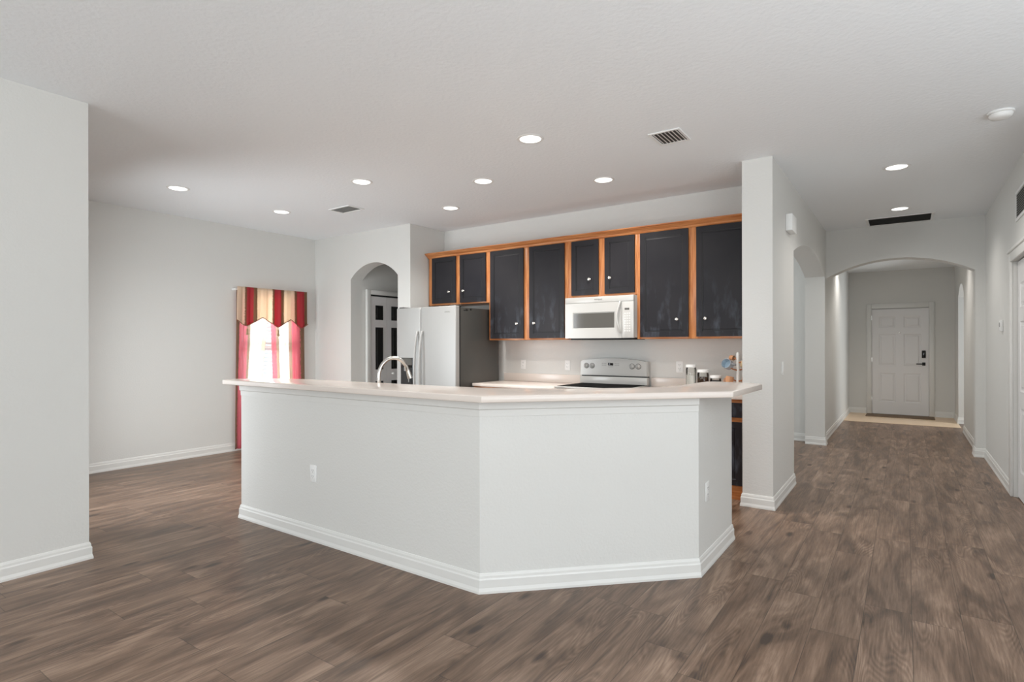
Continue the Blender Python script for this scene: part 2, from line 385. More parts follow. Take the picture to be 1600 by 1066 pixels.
struct(obj('wall_right', prism(bmesh.new(), door_outline(4.9, 8.635, CH, 5.72, 6.56, 2.06), 'x', .769, .9), M['wall']), 'right hall wall')
struct(box('wall_living_jog', .9, 3.0, 4.9, 5.04, 0, CH, M['wall']))
struct(box('wall_outer_right', 3.0, 3.14, 5.04, 13.04, 0, CH, M['wall']))
struct(box('wall_outer_end', .9, 3.0, 12.9, 13.04, 0, CH, M['wall']))
wall_with_window('wall_living_right', 'x', 3.0, 3.14, -5.0, 5.04, -.8, 3.2, .3, 2.3)
wall_with_window('wall_living_back', 'y', -5.14, -5.0, -4.36, 3.14, -3.7, .3, 0, 2.3)

# ------------------------------------------------------------------ baseboards
BP = [(0, 0), (.018, 0), (.018, .012), (.013, .03), (.013, .072), (.009, .08), (.008, .092), (.004, .104), (0, .106)]
def sweep(bm, pts, prof, side=1):
    """profile (out, z) swept along an XY polyline; side=1 puts it to the right of travel"""
    P = [Vector((p[0], p[1])) for p in pts]; rings = []
    for i, p in enumerate(P):
        ns = []
        if i > 0: d = (P[i]-P[i-1]).normalized(); ns.append(Vector((d.y, -d.x))*side)
        if i < len(P)-1: d = (P[i+1]-P[i]).normalized(); ns.append(Vector((d.y, -d.x))*side)
        if len(ns) == 2:
            m = (ns[0]+ns[1]).normalized(); m = m/m.dot(ns[0])
        else: m = ns[0]
        rings.append([bm.verts.new((p.x+m.x*o, p.y+m.y*o, z)) for o, z in prof])
    n = len(prof)
    for a, b in zip(rings, rings[1:]):
        for k in range(n): bm.faces.new((a[k], a[(k+1) % n], b[(k+1) % n], b[k]))
    bm.faces.new(rings[0]); bm.faces.new(rings[-1][::-1])
    return bm
def baseboard(name, pts, side=1, parent=None, prof=BP):
    o = obj(name, sweep(bmesh.new(), pts, prof, side), M['trim'], parent)
    if not parent: o['kind'] = 'structure'
    return o
baseboard('baseboard_near_left', [(-4.212, -5), (-4.212, 1.39), (-4.9, 1.39)], 1)
baseboard('baseboard_left', [(-7.0, 1.39), (-7.0, 5.069), (-6.218, 5.069), (-6.218, 5.30)], 1)
baseboard('baseboard_column', [(-1.115, 5.02), (-1.115, 4.94), (-.881, 4.94), (-.881, 5.98), (-1.115, 5.98)], 1)
baseboard('baseboard_arch_pier', [(-1.115, 8.5), (-.881, 8.5), (-.881, 8.635), (-.92, 8.85), (-.92, 12.9), (-.63, 12.9)], 1)
baseboard('baseboard_hall_left', [(-4, 8.72), (-1.115, 8.72)], 1)
baseboard('baseboard_hall_right', [(.72, 10.95), (.72, 8.85), (.676, 8.85), (.676, 8.635), (.769, 8.635), (.769, 6.65)], 1)
baseboard('baseboard_entry', [(.43, 12.9), (.72, 12.9), (.72, 12.05), (.9, 12.05)], 1)
baseboard('baseboard_pantry', [(-6.218, 6.08), (-6.218, 7.2), (-5.305, 7.2), (-5.305, 5.27)], 1)

# ------------------------------------------------------------------ front door (door_1)
RING = [(0, 0), (.012, .007), (.03, .007), (.045, .0015)]
d1 = struct(empty('door_1', (-.54, 12.905, 0)), 'white six panel front door with black lever and keypad lock')
W, HH = .885, 2.005
xs = [0, .115, .115+.265, W-.115-.265, W-.115, W]; zs = [.012, .24, .79, .93, 1.53, 1.65, 1.86, HH]
slab = obj('door_slab', paneled(xs, zs, {(i, j) for i in (1, 3) for j in (1, 3, 5)}, .045, RING), M['doorw'], d1)
bm = bmesh.new()
for q in ((-.085, -.003, 0, 2.11), (W+.003, W+.085, 0, 2.11)): bx(bm, q[0], q[1], -.022, -.003, q[2], q[3], .005)
bx(bm, -.003, W+.003, -.022, -.003, HH+.01, 2.11, .005)
obj('door_casing', bm, M['trim'], d1, True)
h = obj('keypad_lock', bx(bmesh.new(), W-.105, W-.045, -.024, 0, 1.08, 1.22, .008), M['black'], d1, True)
bm = bmesh.new(); bx(bm, W-.1, W-.05, -.012, 0, .94, 1.0, .004); tube(bm, [(W-.075, -.01, .97), (W-.075, -.045, .97)], .01); bx(bm, W-.19, W-.065, -.052, -.038, .96, .98, .004)
obj('door_handle', bm, M['blackm'], d1, True)
obj('peephole', lathe(bmesh.new(), [(.012, 0), (.012, -.004), (.006, -.006)], W/2, 0, 16, 'y', 1.55), M['knob'], d1, True)
box('door_light_plug', -.01, W+.013, .046, .13, 0, 2.02, M['doorw'], d1)  # unseen slab added to stop outside light leaking round the front door
box('threshold', -.003, W+.003, -.02, .04, .0045, .012, M['greyp'], d1)
bm = bmesh.new()
for z in (.25, 1.0, 1.8): bx(bm, -.006, .004, -.006, .002, z, z+.09, .001)
obj('hinge', bm, M['chrome'], d1)
# right hall door (door_3)
d3 = struct(empty('door_3', (.80, 6.555, 0), -PI/2), 'white panel door in the right hall wall')
W3 = .83
obj('door_slab', paneled([0, .11, .37, .46, .72, W3], [.01, .24, .79, .93, 1.53, 1.65, 1.86, 2.05], {(i, j) for i in (1, 3) for j in (1, 3, 5)}, .04, RING), M['doorw'], d3)
bm = bmesh.new(); cp = [(-.09, -.051), (-.09, -.04), (-.07, -.05), (-.02, -.046), (0, -.042), (0, -.031), (-.09, -.031)]
bx(bm, -.09, -.002, -.052, -.031, 0, 2.15, .006); bx(bm, W3+.002, W3+.09, -.052, -.031, 0, 2.15, .006); bx(bm, -.002, W3+.002, -.052, -.031, 2.058, 2.15, .006); bx(bm, -.105, W3+.1, -.064, -.031, 2.135, 2.16, .005)
obj('door_casing', bm, M['trim'], d3, True)

# ------------------------------------------------------------------ pantry bifold door (door_2), faces +x
d2 = struct(empty('door_2', (-6.213, 5.385, 0), PI/2), 'white bifold pantry door with black painted panels')
zs2 = [.02, .16, .826, .992, 1.593, 1.70, 1.905, 2.03]
for k in range(2):
    x0 = k*.300
    lf = obj('door_leaf', paneled([x0+.002, x0+.090, x0+.232, x0+.298], zs2, set(), .028, RING), M['doorw'], d2, loc=(0, -.03, 0))
    for (a, b) in ((.16, .826), (.992, 1.593), (1.70, 1.905)):
        bm = bmesh.new(); ringplate(bm, x0+.090, x0+.232, a, b, [(0, 0), (0, -.003), (.014, -.009), (.02, -.009), (.034, -.004)])
        obj('door_panel', bm, M['black'], lf, loc=(0, -.0005, 0))
bm = bmesh.new(); lathe(bm, [(.012, 0), (.008, -.015), (.016, -.025), (.014, -.035), (.004, -.038)], .41, -.03, 16, 'y', .925)
obj('door_knob', bm, M['whitep'], d2, True)
bm = bmesh.new(); bx(bm, -.07, -.002, -.045, -.001, 0, 2.12, .005); bx(bm, .602, .67, -.045, -.001, 0, 2.12, .005); bx(bm, -.002, .602, -.045, -.001, 2.055, 2.12, .005)
obj('door_casing', bm, M['trim'], d2, True)
box('door_track', -.002, .602, -.03, -.001, 2.035, 2.054, M['blackm'], d2)

# ------------------------------------------------------------------ nook window (window_1) in the left wall, and hidden sliders
w1 = struct(empty('window_1', (-7.14, 3.95, .45)), 'white vinyl window behind striped curtains')
bm = bmesh.new()
for (a, b, c, d) in ((0, .82, 0, .05), (0, .82, 1.52, 1.57), (0, .05, .05, 1.52), (.77, .82, .05, 1.52), (.05, .77, .82, .88)): bx(bm, .02, .08, a, b, c, d, .004)
obj('window_frame', bm, M['alu'], w1, True)
box('glass_pane', .045, .05, .05, .77, .05, .82, M['glass'], w1); box('glass_pane', .045, .05, .05, .77, .88, 1.52, M['glass'], w1)
box('window_sill', .08, .165, -.02, .84, -.02, 0, M['trim'], w1, .004)
w2 = struct(empty('window_2', (-3.7, -5.14, 0))); bm = bmesh.new()
for a, b, c, d in ((0, 4, 0, .06), (0, 4, 2.24, 2.3), (0, .06, .06, 2.24), (3.94, 4, .06, 2.24), (1.3, 1.36, .06, 2.24), (2.64, 2.7, .06, 2.24)): bx(bm, a, b, .02, .07, c, d, .004)
obj('window_frame', bm, M['alu'], w2)
w3 = struct(empty('window_3', (3.07, -.8, .3))); bm = bmesh.new()
for a, b, c, d in ((0, 4, 0, .06), (0, 4, 1.94, 2.0), (0, .06, .06, 1.94), (3.94, 4, .06, 1.94), (1.97, 2.03, .06, 1.94)): bx(bm, .0, .05, a, b, c, d, .004)
obj('window_frame', bm, M['alu'], w3)
w4 = struct(empty('window_4', (-6.35, 1.25, 0))); bm = bmesh.new()
for a, b, c, d in ((0, 1.5, 0, .06), (0, 1.5, 2.04, 2.1), (0, .06, .06, 2.04), (1.44, 1.5, .06, 2.04), (.72, .78, .06, 2.04)): bx(bm, a, b, .02, .07, c, d, .004)
obj('window_frame', bm, M['alu'], w4)

# blind
bl = tag(empty('window_blind', (-7.05, 3.96, .5)), 'white horizontal slat blind hanging in the window behind the curtains', 'blind')
bm = bmesh.new()
for i in range(28):
    z = .03+i*.052
    prism(bm, [(-.022, z-.013), (.022, z+.012), (.022, z+.015), (-.022, z-.010)], 'y', .01, .79)
# prism on axis y takes (x, z)
obj('slats', bm, M['blind'], bl)
box('headrail', -.025, .025, .005, .795, 1.475, 1.515, M['blind'], bl)
# rod, curtains, valance : hang on the wall plane x=-7, cloth at x about -6.93
rod = tag(empty('curtain_rod', (-6.93, 3.82, 2.05)), 'slim white curtain rod carrying the striped curtains over the window', 'curtain rod')
obj('rod', tube(bmesh.new(), [(0, .02, 0), (0, 1.04, 0)], .009), M['whitep'], rod, True)
for yy in (.025, 1.035): box('bracket', -.069, .009, yy-.006, yy+.006, -.012, .012, M['whitep'], rod)
def cloth(name, m, top, bot, x0, folds, amp, nz=24, nu=90, parent=None, hem=None):
    """cloth between y-range top(z)->bot(z). top=(y0,y1,z), bot=(y0,y1,z); hem(u) gives z of the bottom edge"""
    bm = bmesh.new(); uvl = bm.loops.layers.uv.new('UVMap'); g = []
    for i in range(nu+1):
        u = i/nu; colv = []
        for j in range(nz+1):
            t = j/nz
            zb = hem(u) if hem else bot[2]
            e = t*t*(3-2*t) if not hem else t
            y = (1-e)*(top[0]+u*(top[1]-top[0]))+e*(bot[0]+u*(bot[1]-bot[0]))
            z = top[2]*(1-t)+zb*t
            a = amp*(.5+.5*t)
            x = x0+a*math.sin(u*folds*2*PI+.6*math.sin(3*u*PI+t))+.3*a*math.sin(u*folds*4.6*PI+1)
            colv.append(bm.verts.new((x, y, z)))
        g.append(colv)
    for i in range(nu):
        for j in range(nz):
            f = bm.faces.new((g[i][j], g[i+1][j], g[i+1][j+1], g[i][j+1]))
            for lp, (a, b) in zip(f.loops, ((i, j), (i+1, j), (i+1, j+1), (i, j+1))): lp[uvl].uv = (a/nu, 1-b/nz)
    me = bpy.data.meshes.new(name); bm.to_mesh(me); bm.free(); me.materials.append(m)
    for p in me.polygons: p.use_smooth = True
    o = bpy.data.objects.new(name, me); COL.objects.link(o)
    if parent: o.parent = parent
    md = o.modifiers.new('thick', 'SOLIDIFY'); md.thickness = .001
    return o
cl = cloth('curtain', M['curtl'], (3.865, 4.30, 2.04), (3.84, 4.16, .03), -6.945, 6, .018, 30, 120)
tag(cl, 'left striped sheer curtain panel, pulled narrower towards the floor', 'curtain', 'curtain panels of the nook window')
cr = cloth('curtain', M['curtr'], (4.33, 4.845, 2.04), (4.38, 4.86, .03), -6.945, 7, .018, 30, 120)
tag(cr, 'right striped sheer curtain panel with pink and brown stripes by the corner', 'curtain', 'curtain panels of the nook window')
def hem(u):
    pk = [(0, 1.66), (.08, 1.60), (.13, 1.585), (.34, 1.70), (.555, 1.575), (.74, 1.69), (.90, 1.565), (1, 1.63)]
    for (a, b), (c, d) in zip(pk, pk[1:]):
        if u <= c: return b+(d-b)*(u-a)/(c-a)
    return pk[-1][1]
va = empty('window_valance', (0, 0, 0)); tag(va, 'pointed beige and red striped valance with tassels across the window top', 'valance')
cloth('valance_cloth', M['valance'], (3.85, 4.86, 2.085), (3.84, 4.865, 1.6), -6.895, 9, .010, 14, 150, va, hem)
bm = bmesh.new(); uvn = 60
tube(bm, [(-6.882+.004*math.sin(u*56), 3.84+1.025*u, hem(u)+.002) for u in [i/60 for i in range(61)]], .005, 6)
obj('trim_cord', bm, mat('brown_cord', rgb(140, 95, 75), .8), va, True)
for u in (.13, .555):
    bm = bmesh.new(); lathe(bm, [(.004, 0), (.004, -.03), (.011, -.035), (.012, -.05), (.008, -.055), (.016, -.11), (.0155, -.112)], -6.882, 3.84+1.025*u, 12, 'z', hem(u))
    obj('tassel', bm, mat('tan_tassel', rgb(165, 140, 105), .9), va, True)

# ------------------------------------------------------------------ island half wall and bar
K1, K2, K3 = (-1.885, 2.396), (-.982, 3.287), (-.982, 4.04)
LX = -4.236
def off(d):
    """inner line of the half wall at distance d"""
    t = d*math.tan(math.radians(44.6)/2)
    return [(LX, K1[1]+d), (K1[0]-t, K1[1]+d), (K2[0]-d, K2[1]+d*math.tan(math.radians(45.4)/2)), (K3[0]-d, K3[1])]
inn = off(.12)
wi = struct(obj('wall_island', prism(bmesh.new(), [(LX, K1[1]), K1, K2, K3]+inn[::-1], 'z', 0, 1.03), M['wall']), 'white textured half wall of the kitchen peninsula')
baseboard('baseboard_island', [(LX, K1[1]+.12), (LX, K1[1]), K1, K2, K3, (K3[0]-.12, K3[1])], 1)
TP = [(0, .95), (.003, .951), (.004, .986), (.010, .992), (.011, 1.031), (0, 1.031)]
o = baseboard('trim_1', [(LX, K1[1]+.12), (LX, K1[1]), K1, K2], 1, None, TP); o.data.materials[0] = M['wallp']
# bar top
bar = [(-4.41, 2.345), (-4.40, 2.336), (-1.826, 2.336), (-.812, 3.376), (-.796, 4.09), (-.81, 4.14), (-.86, 4.17), (-1.06, 4.20), (-1.13, 4.20), (-1.18, 4.16), (-1.20, 4.08),
       (-1.20, 3.9), (-1.21, 3.72), (-1.255, 3.5), (-1.357, 3.335), (-1.716, 3.0), (-2.0, 2.86), (-2.2, 2.80), (-2.4, 2.775), (-3.3, 2.755), (-3.95, 2.735), (-4.22, 2.66), (-4.38, 2.54), (-4.42, 2.45)]
def slabtop(name, pts, z0, z1, m, bev=.006, parent=None):
    bm = prism(bmesh.new(), pts, 'z', z0, z1)
    es = [e for e in bm.edges if abs(e.verts[0].co.z-e.verts[1].co.z) < 1e-6]
    bmesh.ops.bevel(bm, geom=es, offset=bev, segments=3, affect='EDGES', profile=.5)
    return obj(name, bm, m, parent, True)
tag(slabtop('bar_countertop', bar, 1.032, 1.07, M['quartz']), 'long glossy cream bar countertop bending around the white half wall', 'countertop')
# lower sink side: base cabinets and worktop behind the half wall
i1, i2 = off(.13), off(.70)
tag(slabtop('sink_countertop', [(LX, i1[0][1]), i1[1], i1[2], (i1[3][0], 4.02), (i2[3][0], 4.02), i2[2], i2[1], (LX, i2[0][1])], .865, .90, M['quartz']),
    'cream sink worktop behind the raised bar, under the curved faucet', 'countertop')
c1, c2 = off(.13), off(.64)
bm = prism(bmesh.new(), [(LX+.01, c1[0][1]), (c1[1][0], c1[1][1]), (c2[1][0], c2[1][1]), (LX+.01, c2[0][1])], 'z', .0, .863)
sc_ = empty('base_cabinet', (-3.1, 2.8, 0)); tag(sc_, 'dark base cabinet under the sink worktop behind the long half wall', 'cabinet', 'base cabinets')
for b_ in bm.verts: b_.co -= Vector((-3.1, 2.8, 0))
obj('cabinet_body', bm, M['oakh'], sc_)
for k in range(4):
    x = -3.02+k*.55
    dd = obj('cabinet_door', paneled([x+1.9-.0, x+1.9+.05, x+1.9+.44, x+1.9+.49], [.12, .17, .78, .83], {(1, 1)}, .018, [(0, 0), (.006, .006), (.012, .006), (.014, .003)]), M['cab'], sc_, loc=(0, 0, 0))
    dd.rotation_euler = (0, 0, PI); dd.location = (0, .255, 0)
bm = prism(bmesh.new(), [c1[1], c1[2], c2[2], c2[1]], 'z', 0, .863)
ac = obj('base_cabinet', bm, M['oakh']); tag(ac, 'wood base cabinet behind the angled section of the half wall', 'cabinet', 'base cabinets')
bm = prism(bmesh.new(), [c1[2], (c1[3][0], 4.0), (c2[3][0], 4.0), c2[2]], 'z', 0, .863)
ac = obj('base_cabinet', bm, M['oakv']); tag(ac, 'wood base cabinet behind the short right end of the half wall', 'cabinet', 'base cabinets')
# faucet
fx, fy = -3.16, 2.83
fa = tag(empty('faucet', (fx, fy, .90)), 'tall brushed nickel gooseneck faucet rising behind the bar', 'faucet')
obj('faucet_base', lathe(bmesh.new(), [(.03, 0), (.03, .008), (.024, .014), (.022, .05), (.016, .06)]), M['chrome'], fa, True)
pts = [(0, 0, .05), (0, 0, .2)]+[(.0+.115*s*(1-math.cos(t)), .115*c_*(1-math.cos(t)), .215+.128*math.sin(t)) for s, c_ in ((.35, .937),) for t in [PI*i/16*.93 for i in range(17)]]
obj('spout', tube(bmesh.new(), pts, .014, 14), M['chrome'], fa, True)
e = Vector(pts[-1])
bm = bmesh.new(); tube(bm, [e+Vector((0, 0, .01)), e+Vector((.004, .008, -.02)), e+Vector((.008, .016, -.055))], .016, 14, [.014, .018, .020])
obj('spray_head', bm, M['chrome'], fa, True)
bm = bmesh.new(); tube(bm, [(0, .018, .04), (.02, .06, .055), (.03, .10, .075)], .007, 10); obj('faucet_handle', bm, M['chrome'], fa, True)

# ------------------------------------------------------------------ upper cabinets (front of frames y=5.385, doors 5.365)
YF, YB, YD = 5.385, 5.706, 5.366
KP = [(.011, 0), (.006, -.004), (.006, -.012), (.014, -.018), (.016, -.024), (.012, -.029), (.003, -.031)]
CR_ = [(0, 0), (.052, 0), (.052, 0), (.058, .004)]
def cab_door(parent, x0, x1, z0, z1, knob, y=YD, kname='knob'):
    w = .052
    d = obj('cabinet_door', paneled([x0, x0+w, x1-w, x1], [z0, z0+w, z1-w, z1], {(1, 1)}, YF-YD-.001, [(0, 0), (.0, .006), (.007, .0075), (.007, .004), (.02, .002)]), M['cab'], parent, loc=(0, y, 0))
    bm = bmesh.new()
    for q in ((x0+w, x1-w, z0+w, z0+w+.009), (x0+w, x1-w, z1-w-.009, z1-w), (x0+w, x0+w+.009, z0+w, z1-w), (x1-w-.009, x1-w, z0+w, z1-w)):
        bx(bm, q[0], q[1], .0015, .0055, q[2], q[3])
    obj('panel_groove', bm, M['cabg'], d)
    if knob:
        obj(kname, lathe(bmesh.new(), KP, knob[0], 0, 18, 'y', knob[1]), M['knob'], d, True)
    return d
def upper(x0, x1, z0, doors, label):
    root = empty('wall_cabinet', (0, 0, 0)); tag(root, label, 'cabinet', 'upper kitchen cabinets')
    top = 2.485
    bm = bmesh.new(); bx(bm, x0, x1, YF+.019, YB, z0, top)
    obj('cabinet_body', bm, M['oakh'], root)
    xsd = sorted(doors)
    edges = [x0]+[v for d in xsd for v in (d[0]+.006, d[1]-.006)]+[x1]
    for i in range(0, len(edges), 2): box('frame_stile', edges[i], edges[i+1], YF, YF+.019, z0, top, M['oakv'], root, .001)
    for i in range(1, len(edges)-1, 2):
        box('frame_rail', edges[i], edges[i+1], YF, YF+.019, z0, doors[0][2]+.012, M['oakh'], root, .001); box('frame_rail', edges[i], edges[i+1], YF, YF+.019, doors[0][3]-.012, top, M['oakh'], root, .001)
    pass
    for (a, b, c, d, k) in doors: cab_door(root, a, b, c, d, k)
    return root
upper(-5.062, -4.084, 1.845, [(-4.995, -4.600, 1.868, 2.448, (-4.700, 2.005)), (-4.530, -4.128, 1.862, 2.448, (-4.468, 2.005))], 'short dark two-door wall cabinet above the refrigerator')
upper(-4.083, -3.012, 1.395, [(-4.058, -3.585, 1.414, 2.448, (-3.672, 1.583)), (-3.505, -3.050, 1.414, 2.448, (-3.436, 1.583))], 'tall dark two-door wall cabinet between refrigerator and microwave')
upper(-3.011, -2.219, 1.842, [(-2.960, -2.640, 1.866, 2.448, (-2.740, 2.03)), (-2.568, -2.240, 1.866, 2.448, (-2.505, 2.03))], 'small dark two-door wall cabinet above the white microwave')
upper(-2.218, -1.118, 1.395, [(-2.180, -1.698, 1.414, 2.448, (-1.805, 1.583)), (-1.622, -1.150, 1.414, 2.448, (-1.535, 1.583))], 'tall dark two-door wall cabinet right of the microwave beside the wall end')
# crown moulding along all cabinets: continuous piece
cpf = [(0, 2.452), (.006, 2.452), (.012, 2.462), (.016, 2.472), (.03, 2.482), (.044, 2.492), (.05, 2.500), (.06, 2.504), (.06, 2.514), (0, 2.514)]
cm = obj('crown_moulding', sweep(bmesh.new(), [(-5.062, YB), (-5.062, YF+.001), (-1.117, YF+.001)], [(o_*.4 if 0 else o_, z) for o_, z in cpf], 1), M['oakh'])
cm.location = (0, -.001, 0)
for v in cm.data.vertices:
    if v.co.x < -5.0 and v.co.x < -5.082: v.co.x = -5.082
tag(cm, 'honey oak crown moulding running along the top of the wall cabinets', 'moulding')

# ------------------------------------------------------------------ refrigerator
fr = tag(empty('refrigerator', (0, 0, 0)), 'tall stainless side-by-side refrigerator with grey side, below the cabinets', 'refrigerator')
FX0, FX1, FY, FZ = -5.045, -4.112, 4.80, 1.775
box('refrigerator_body', FX0+.004, FX1-.004, FY+.085, 5.62, .03, FZ-.01, M['fside'], fr, .006)
for (a, b, nm) in ((FX0, -4.652, 'freezer_door'), (-4.645, FX1, 'refrigerator_door')):
    dr = obj(nm, bx(bmesh.new(), a, b, FY, FY+.07, .10, FZ+.005, .010, 3), M['steel'], fr, True)
    box('door_side_gasket', a+.012, b-.002, FY+.070, FY+.084, .12, FZ-.01, M['blackm'], dr)
    bm = bmesh.new(); hx = (b-.034) if nm == 'freezer_door' else (a+.034)
    n = 20; P = []
    for i in range(n+1):
        t = i/n; z = .55+t*(1.50-.55); P.append((hx, FY-.012-.055*math.sin(PI*t)**.55, z))
    tube(bm, P, .011, 12, None, 1.4)
    obj('door_handle', bm, M['steel'], dr, True)
box('grille', FX0+.02, FX1-.02, FY+.03, FY+.084, .02, .095, M['dark'], fr, .004)
dp = box('dispenser', -4.975, -4.775, FY-.003, FY+.012, .86, 1.188, M['black'], fr, .004)
box('dispenser_recess', -4.962, -4.788, FY-.0045, FY-.003, .87, 1.07, M['blackm'], dp)
bm = bmesh.new(); bx(bm, -4.905, -4.855, FY-.02, FY-.0045, 1.03, 1.085, .006); bx(bm, -4.86, -4.822, FY-.02, FY-.0045, .985, 1.04, .005); bx(bm, -4.84, -4.826, FY-.014, FY-.0045, .90, .985, .003)
obj('dispenser_lever', bm, M['greyp'], dp, True)
bm = bmesh.new(); bx(bm, -4.965, -4.785, FY-.005, FY-.003, 1.10, 1.18, .001); obj('dispenser_display', bm, M['glassd'], dp)
text('logo', 'SAMSUNG', .018, M['greyp'], fr, (-4.235, FY-.0012, 1.712), (PI/2, 0, 0))
for a in (FX1-.10, FX0+.02): box('hinge_cover', a, a+.08, FY+.02, FY+.13, FZ-.005, FZ+.018, M['dark'], fr, .006)
for yy, zz, r in ((4.955, 1.735, .010), (4.985, 1.738, .012), (5.01, 1.739, .009), (5.07, 1.748, .013)):
    obj('side_smudge', lathe(bmesh.new(), [(r, -.002), (r, .004), (r*.6, .006)], FX1-.004, yy, 12, 'x', zz), M['blackm'], fr, True)

# ------------------------------------------------------------------ back counter, range, backsplash, base cabinets
CZ = .90
tag(slabtop('back_countertop', [(-4.095, 5.07), (-3.0, 5.07), (-3.0, 5.705), (-4.095, 5.705)], CZ-.035, CZ, M['quartz'], .005),
    'cream back countertop between the refrigerator and the range', 'countertop')
tag(slabtop('back_countertop', [(-2.19, 5.07), (-1.118, 5.07), (-1.118, 5.705), (-2.19, 5.705)], CZ-.035, CZ, M['quartz'], .005),
    'cream back countertop right of the range carrying the canisters', 'countertop')
for a, b, l in ((-4.09, -3.0, 'low cream backsplash strip left of the range'), (-2.19, -1.118, 'low cream backsplash strip right of the range behind the canisters')):
    tag(box('backsplash', a, b, 5.688, 5.706, CZ, .995, M['quartz'], None, .003), l, 'backsplash')
def base(x0, x1, doors, label):
    root = empty('base_cabinet', (0, 0, 0)); tag(root, label, 'cabinet', 'base cabinets')
    obj('cabinet_body', bx(bmesh.new(), x0, x1, 5.115, 5.70, .0, CZ-.037), M['oakh'], root)
    obj('face_frame', bx(bmesh.new(), x0, x1, 5.096, 5.114, .0, CZ-.037), M['oakh'], root)
    for a, b in doors:
        obj('cabinet_door', paneled([a, a+.05, b-.05, b], [.125, .175, .62, .67], {(1, 1)}, .018, [(0, 0), (.006, .006), (.012, .006), (.014, .003)]), M['cab'], root, loc=(0, 5.077, 0))
        obj('drawer', paneled([a, b], [.71, .835], set(), .018, RING), M['cab'], root, loc=(0, 5.077, 0))
    return root
base(-4.09, -3.0, [(-4.05, -3.57), (-3.52, -3.04)], 'dark base cabinet left of the range beside the refrigerator')
base(-2.19, -1.12, [(-2.15, -1.68), (-1.62, -1.15)], 'dark base cabinet with wood frame glimpsed between half wall and wall end')
rg = tag(empty('range', (0, 0, 0)), 'white electric range with black glass cooktop and knob backguard', 'stove')
RX0, RX1 = -2.985, -2.205
box('range_body', RX0, RX1, 5.07, 5.68, .03, .895, M['white'], rg, .004)
box('oven_door', RX0+.004, RX1-.004, 5.035, 5.069, .22, .80, M['white'], rg, .008)
box('oven_window', RX0+.12, RX1-.12, 5.033, 5.0349, .38, .66, M['black'], rg)
obj('oven_handle', tube(bmesh.new(), [(RX0+.06, 5.034, .755), (RX0+.06, 5.0, .755), (RX1-.06, 5.0, .755), (RX1-.06, 5.034, .755)], .012), M['white'], rg, True)
box('storage_drawer', RX0+.004, RX1-.004, 5.04, 5.069, .05, .21, M['white'], rg, .006)
box('cooktop', RX0, RX1, 5.04, 5.66, .896, .912, M['white'], rg, .004)
box('cooktop_glass', RX0+.02, RX1-.02, 5.065, 5.60, .9121, .915, M['cook'], rg)
# backguard: curved top
def gtop(x): 
    t = (x-(RX0+RX1)/2)/((RX1-RX0)/2); return 1.192-.034*t*t
n = 24; xsg = [RX0+(RX1-RX0)*i/n for i in range(n+1)]
bm = prism(bmesh.new(), [(RX0, 1.004), (RX1, 1.004)]+[(x, gtop(x)) for x in xsg[::-1]], 'y', 5.615, 5.69)
bmesh.ops.bevel(bm, geom=[e_ for e_ in bm.edges if all(abs(v.co.y-5.615) < 1e-5 for v in e_.verts)], offset=.008, segments=2, affect='EDGES')
bg = obj('backguard', bm, M['white'], rg, True)
box('vent_gap', RX0+.008, RX1-.008, 5.635, 5.69, .993, 1.004, M['blackm'], rg)
box('rear_riser', RX0, RX1, 5.605, 5.69, .9155, .992, M['white'], rg, .003)
for x in (-2.908, -2.838, -2.372, -2.302):
    k = obj('control_knob', lathe(bmesh.new(), [(.026, 0), (.025, -.006), (.019, -.010), (.018, -.024), (.014, -.027)], x, 5.615, 20, 'y', 1.108), M['white'], rg, True)
    box('knob_grip', x-.004, x+.004, 5.583, 5.589, 1.09, 1.126, M['greyp'], k)
    bm = bmesh.new(); lathe(bm, [(.031, 0), (.031, -.001), (.029, -.0015)], x, 5.6149, 24, 'y', 1.108); obj('knob_ring', bm, M['slot'], k, True)
box('display', -2.648, -2.586, 5.6125, 5.615, 1.115, 1.142, M['black'], bg, .001)
for nm, x_ in (('clock_buttons', -2.72), ('oven_buttons', -2.57)):
    bm = bmesh.new()
    for i in range(3):
        for j in range(2): bx(bm, x_+i*.02, x_+.012+i*.02, 5.613, 5.615, 1.112+j*.018, 1.12+j*.018)
    obj(nm, bm, M['greyp'], bg)
bm = bmesh.new()
for i in range(4): bx(bm, -2.645+i*.016, -2.635+i*.016, 5.613, 5.615, 1.097, 1.102)
obj('timer_buttons', bm, M['greyp'], bg)

# ------------------------------------------------------------------ microwave
mw = tag(empty('microwave', (0, 0, 0)), 'white over-the-range microwave with dark window under the cabinet', 'microwave')
MX0, MX1, MY, MZ0, MZ1 = -2.994, -2.217, 5.29, 1.404, 1.836
box('microwave_body', MX0, MX1, MY+.03, 5.70, MZ0+.006, MZ1, M['white'], mw, .003)
box('top_vent_strip', MX0, MX1, MY, MY+.029, 1.775, MZ1, M['white'], mw, .004)
xd = -2.345
md = obj('microwave_door', paneled([MX0, -2.905, -2.42, xd], [MZ0+.002, 1.505, 1.675, 1.774], {(1, 1)}, .028, [(0, 0), (.006, .006), (.008, .006)]), M['white'], mw, loc=(0, MY+.001, 0))
box('door_glass', -2.896, -2.429, .003, .0068, 1.514, 1.666, M['glassd'], md)
bm = bmesh.new(); P = [(xd-.025+.022*math.cos(PI*i/16*2-PI)*-1*.5, MY-.004-.034*math.sin(PI*i/16)**.6, 1.46+.315*i/16) for i in range(17)]
tube(bm, P, .011, 12); obj('door_handle', bm, M['white'], md, True)
bpy.context.view_layer.update(); md.children[-1].location = (0, -(MY+.001), 0)
cpn = box('control_panel', xd+.001, MX1, MY, MY+.029, MZ0+.002, 1.774, M['white'], mw, .004)
box('display', -2.312, -2.262, MY-.001, MY, 1.687, 1.707, M['glassd'], cpn)
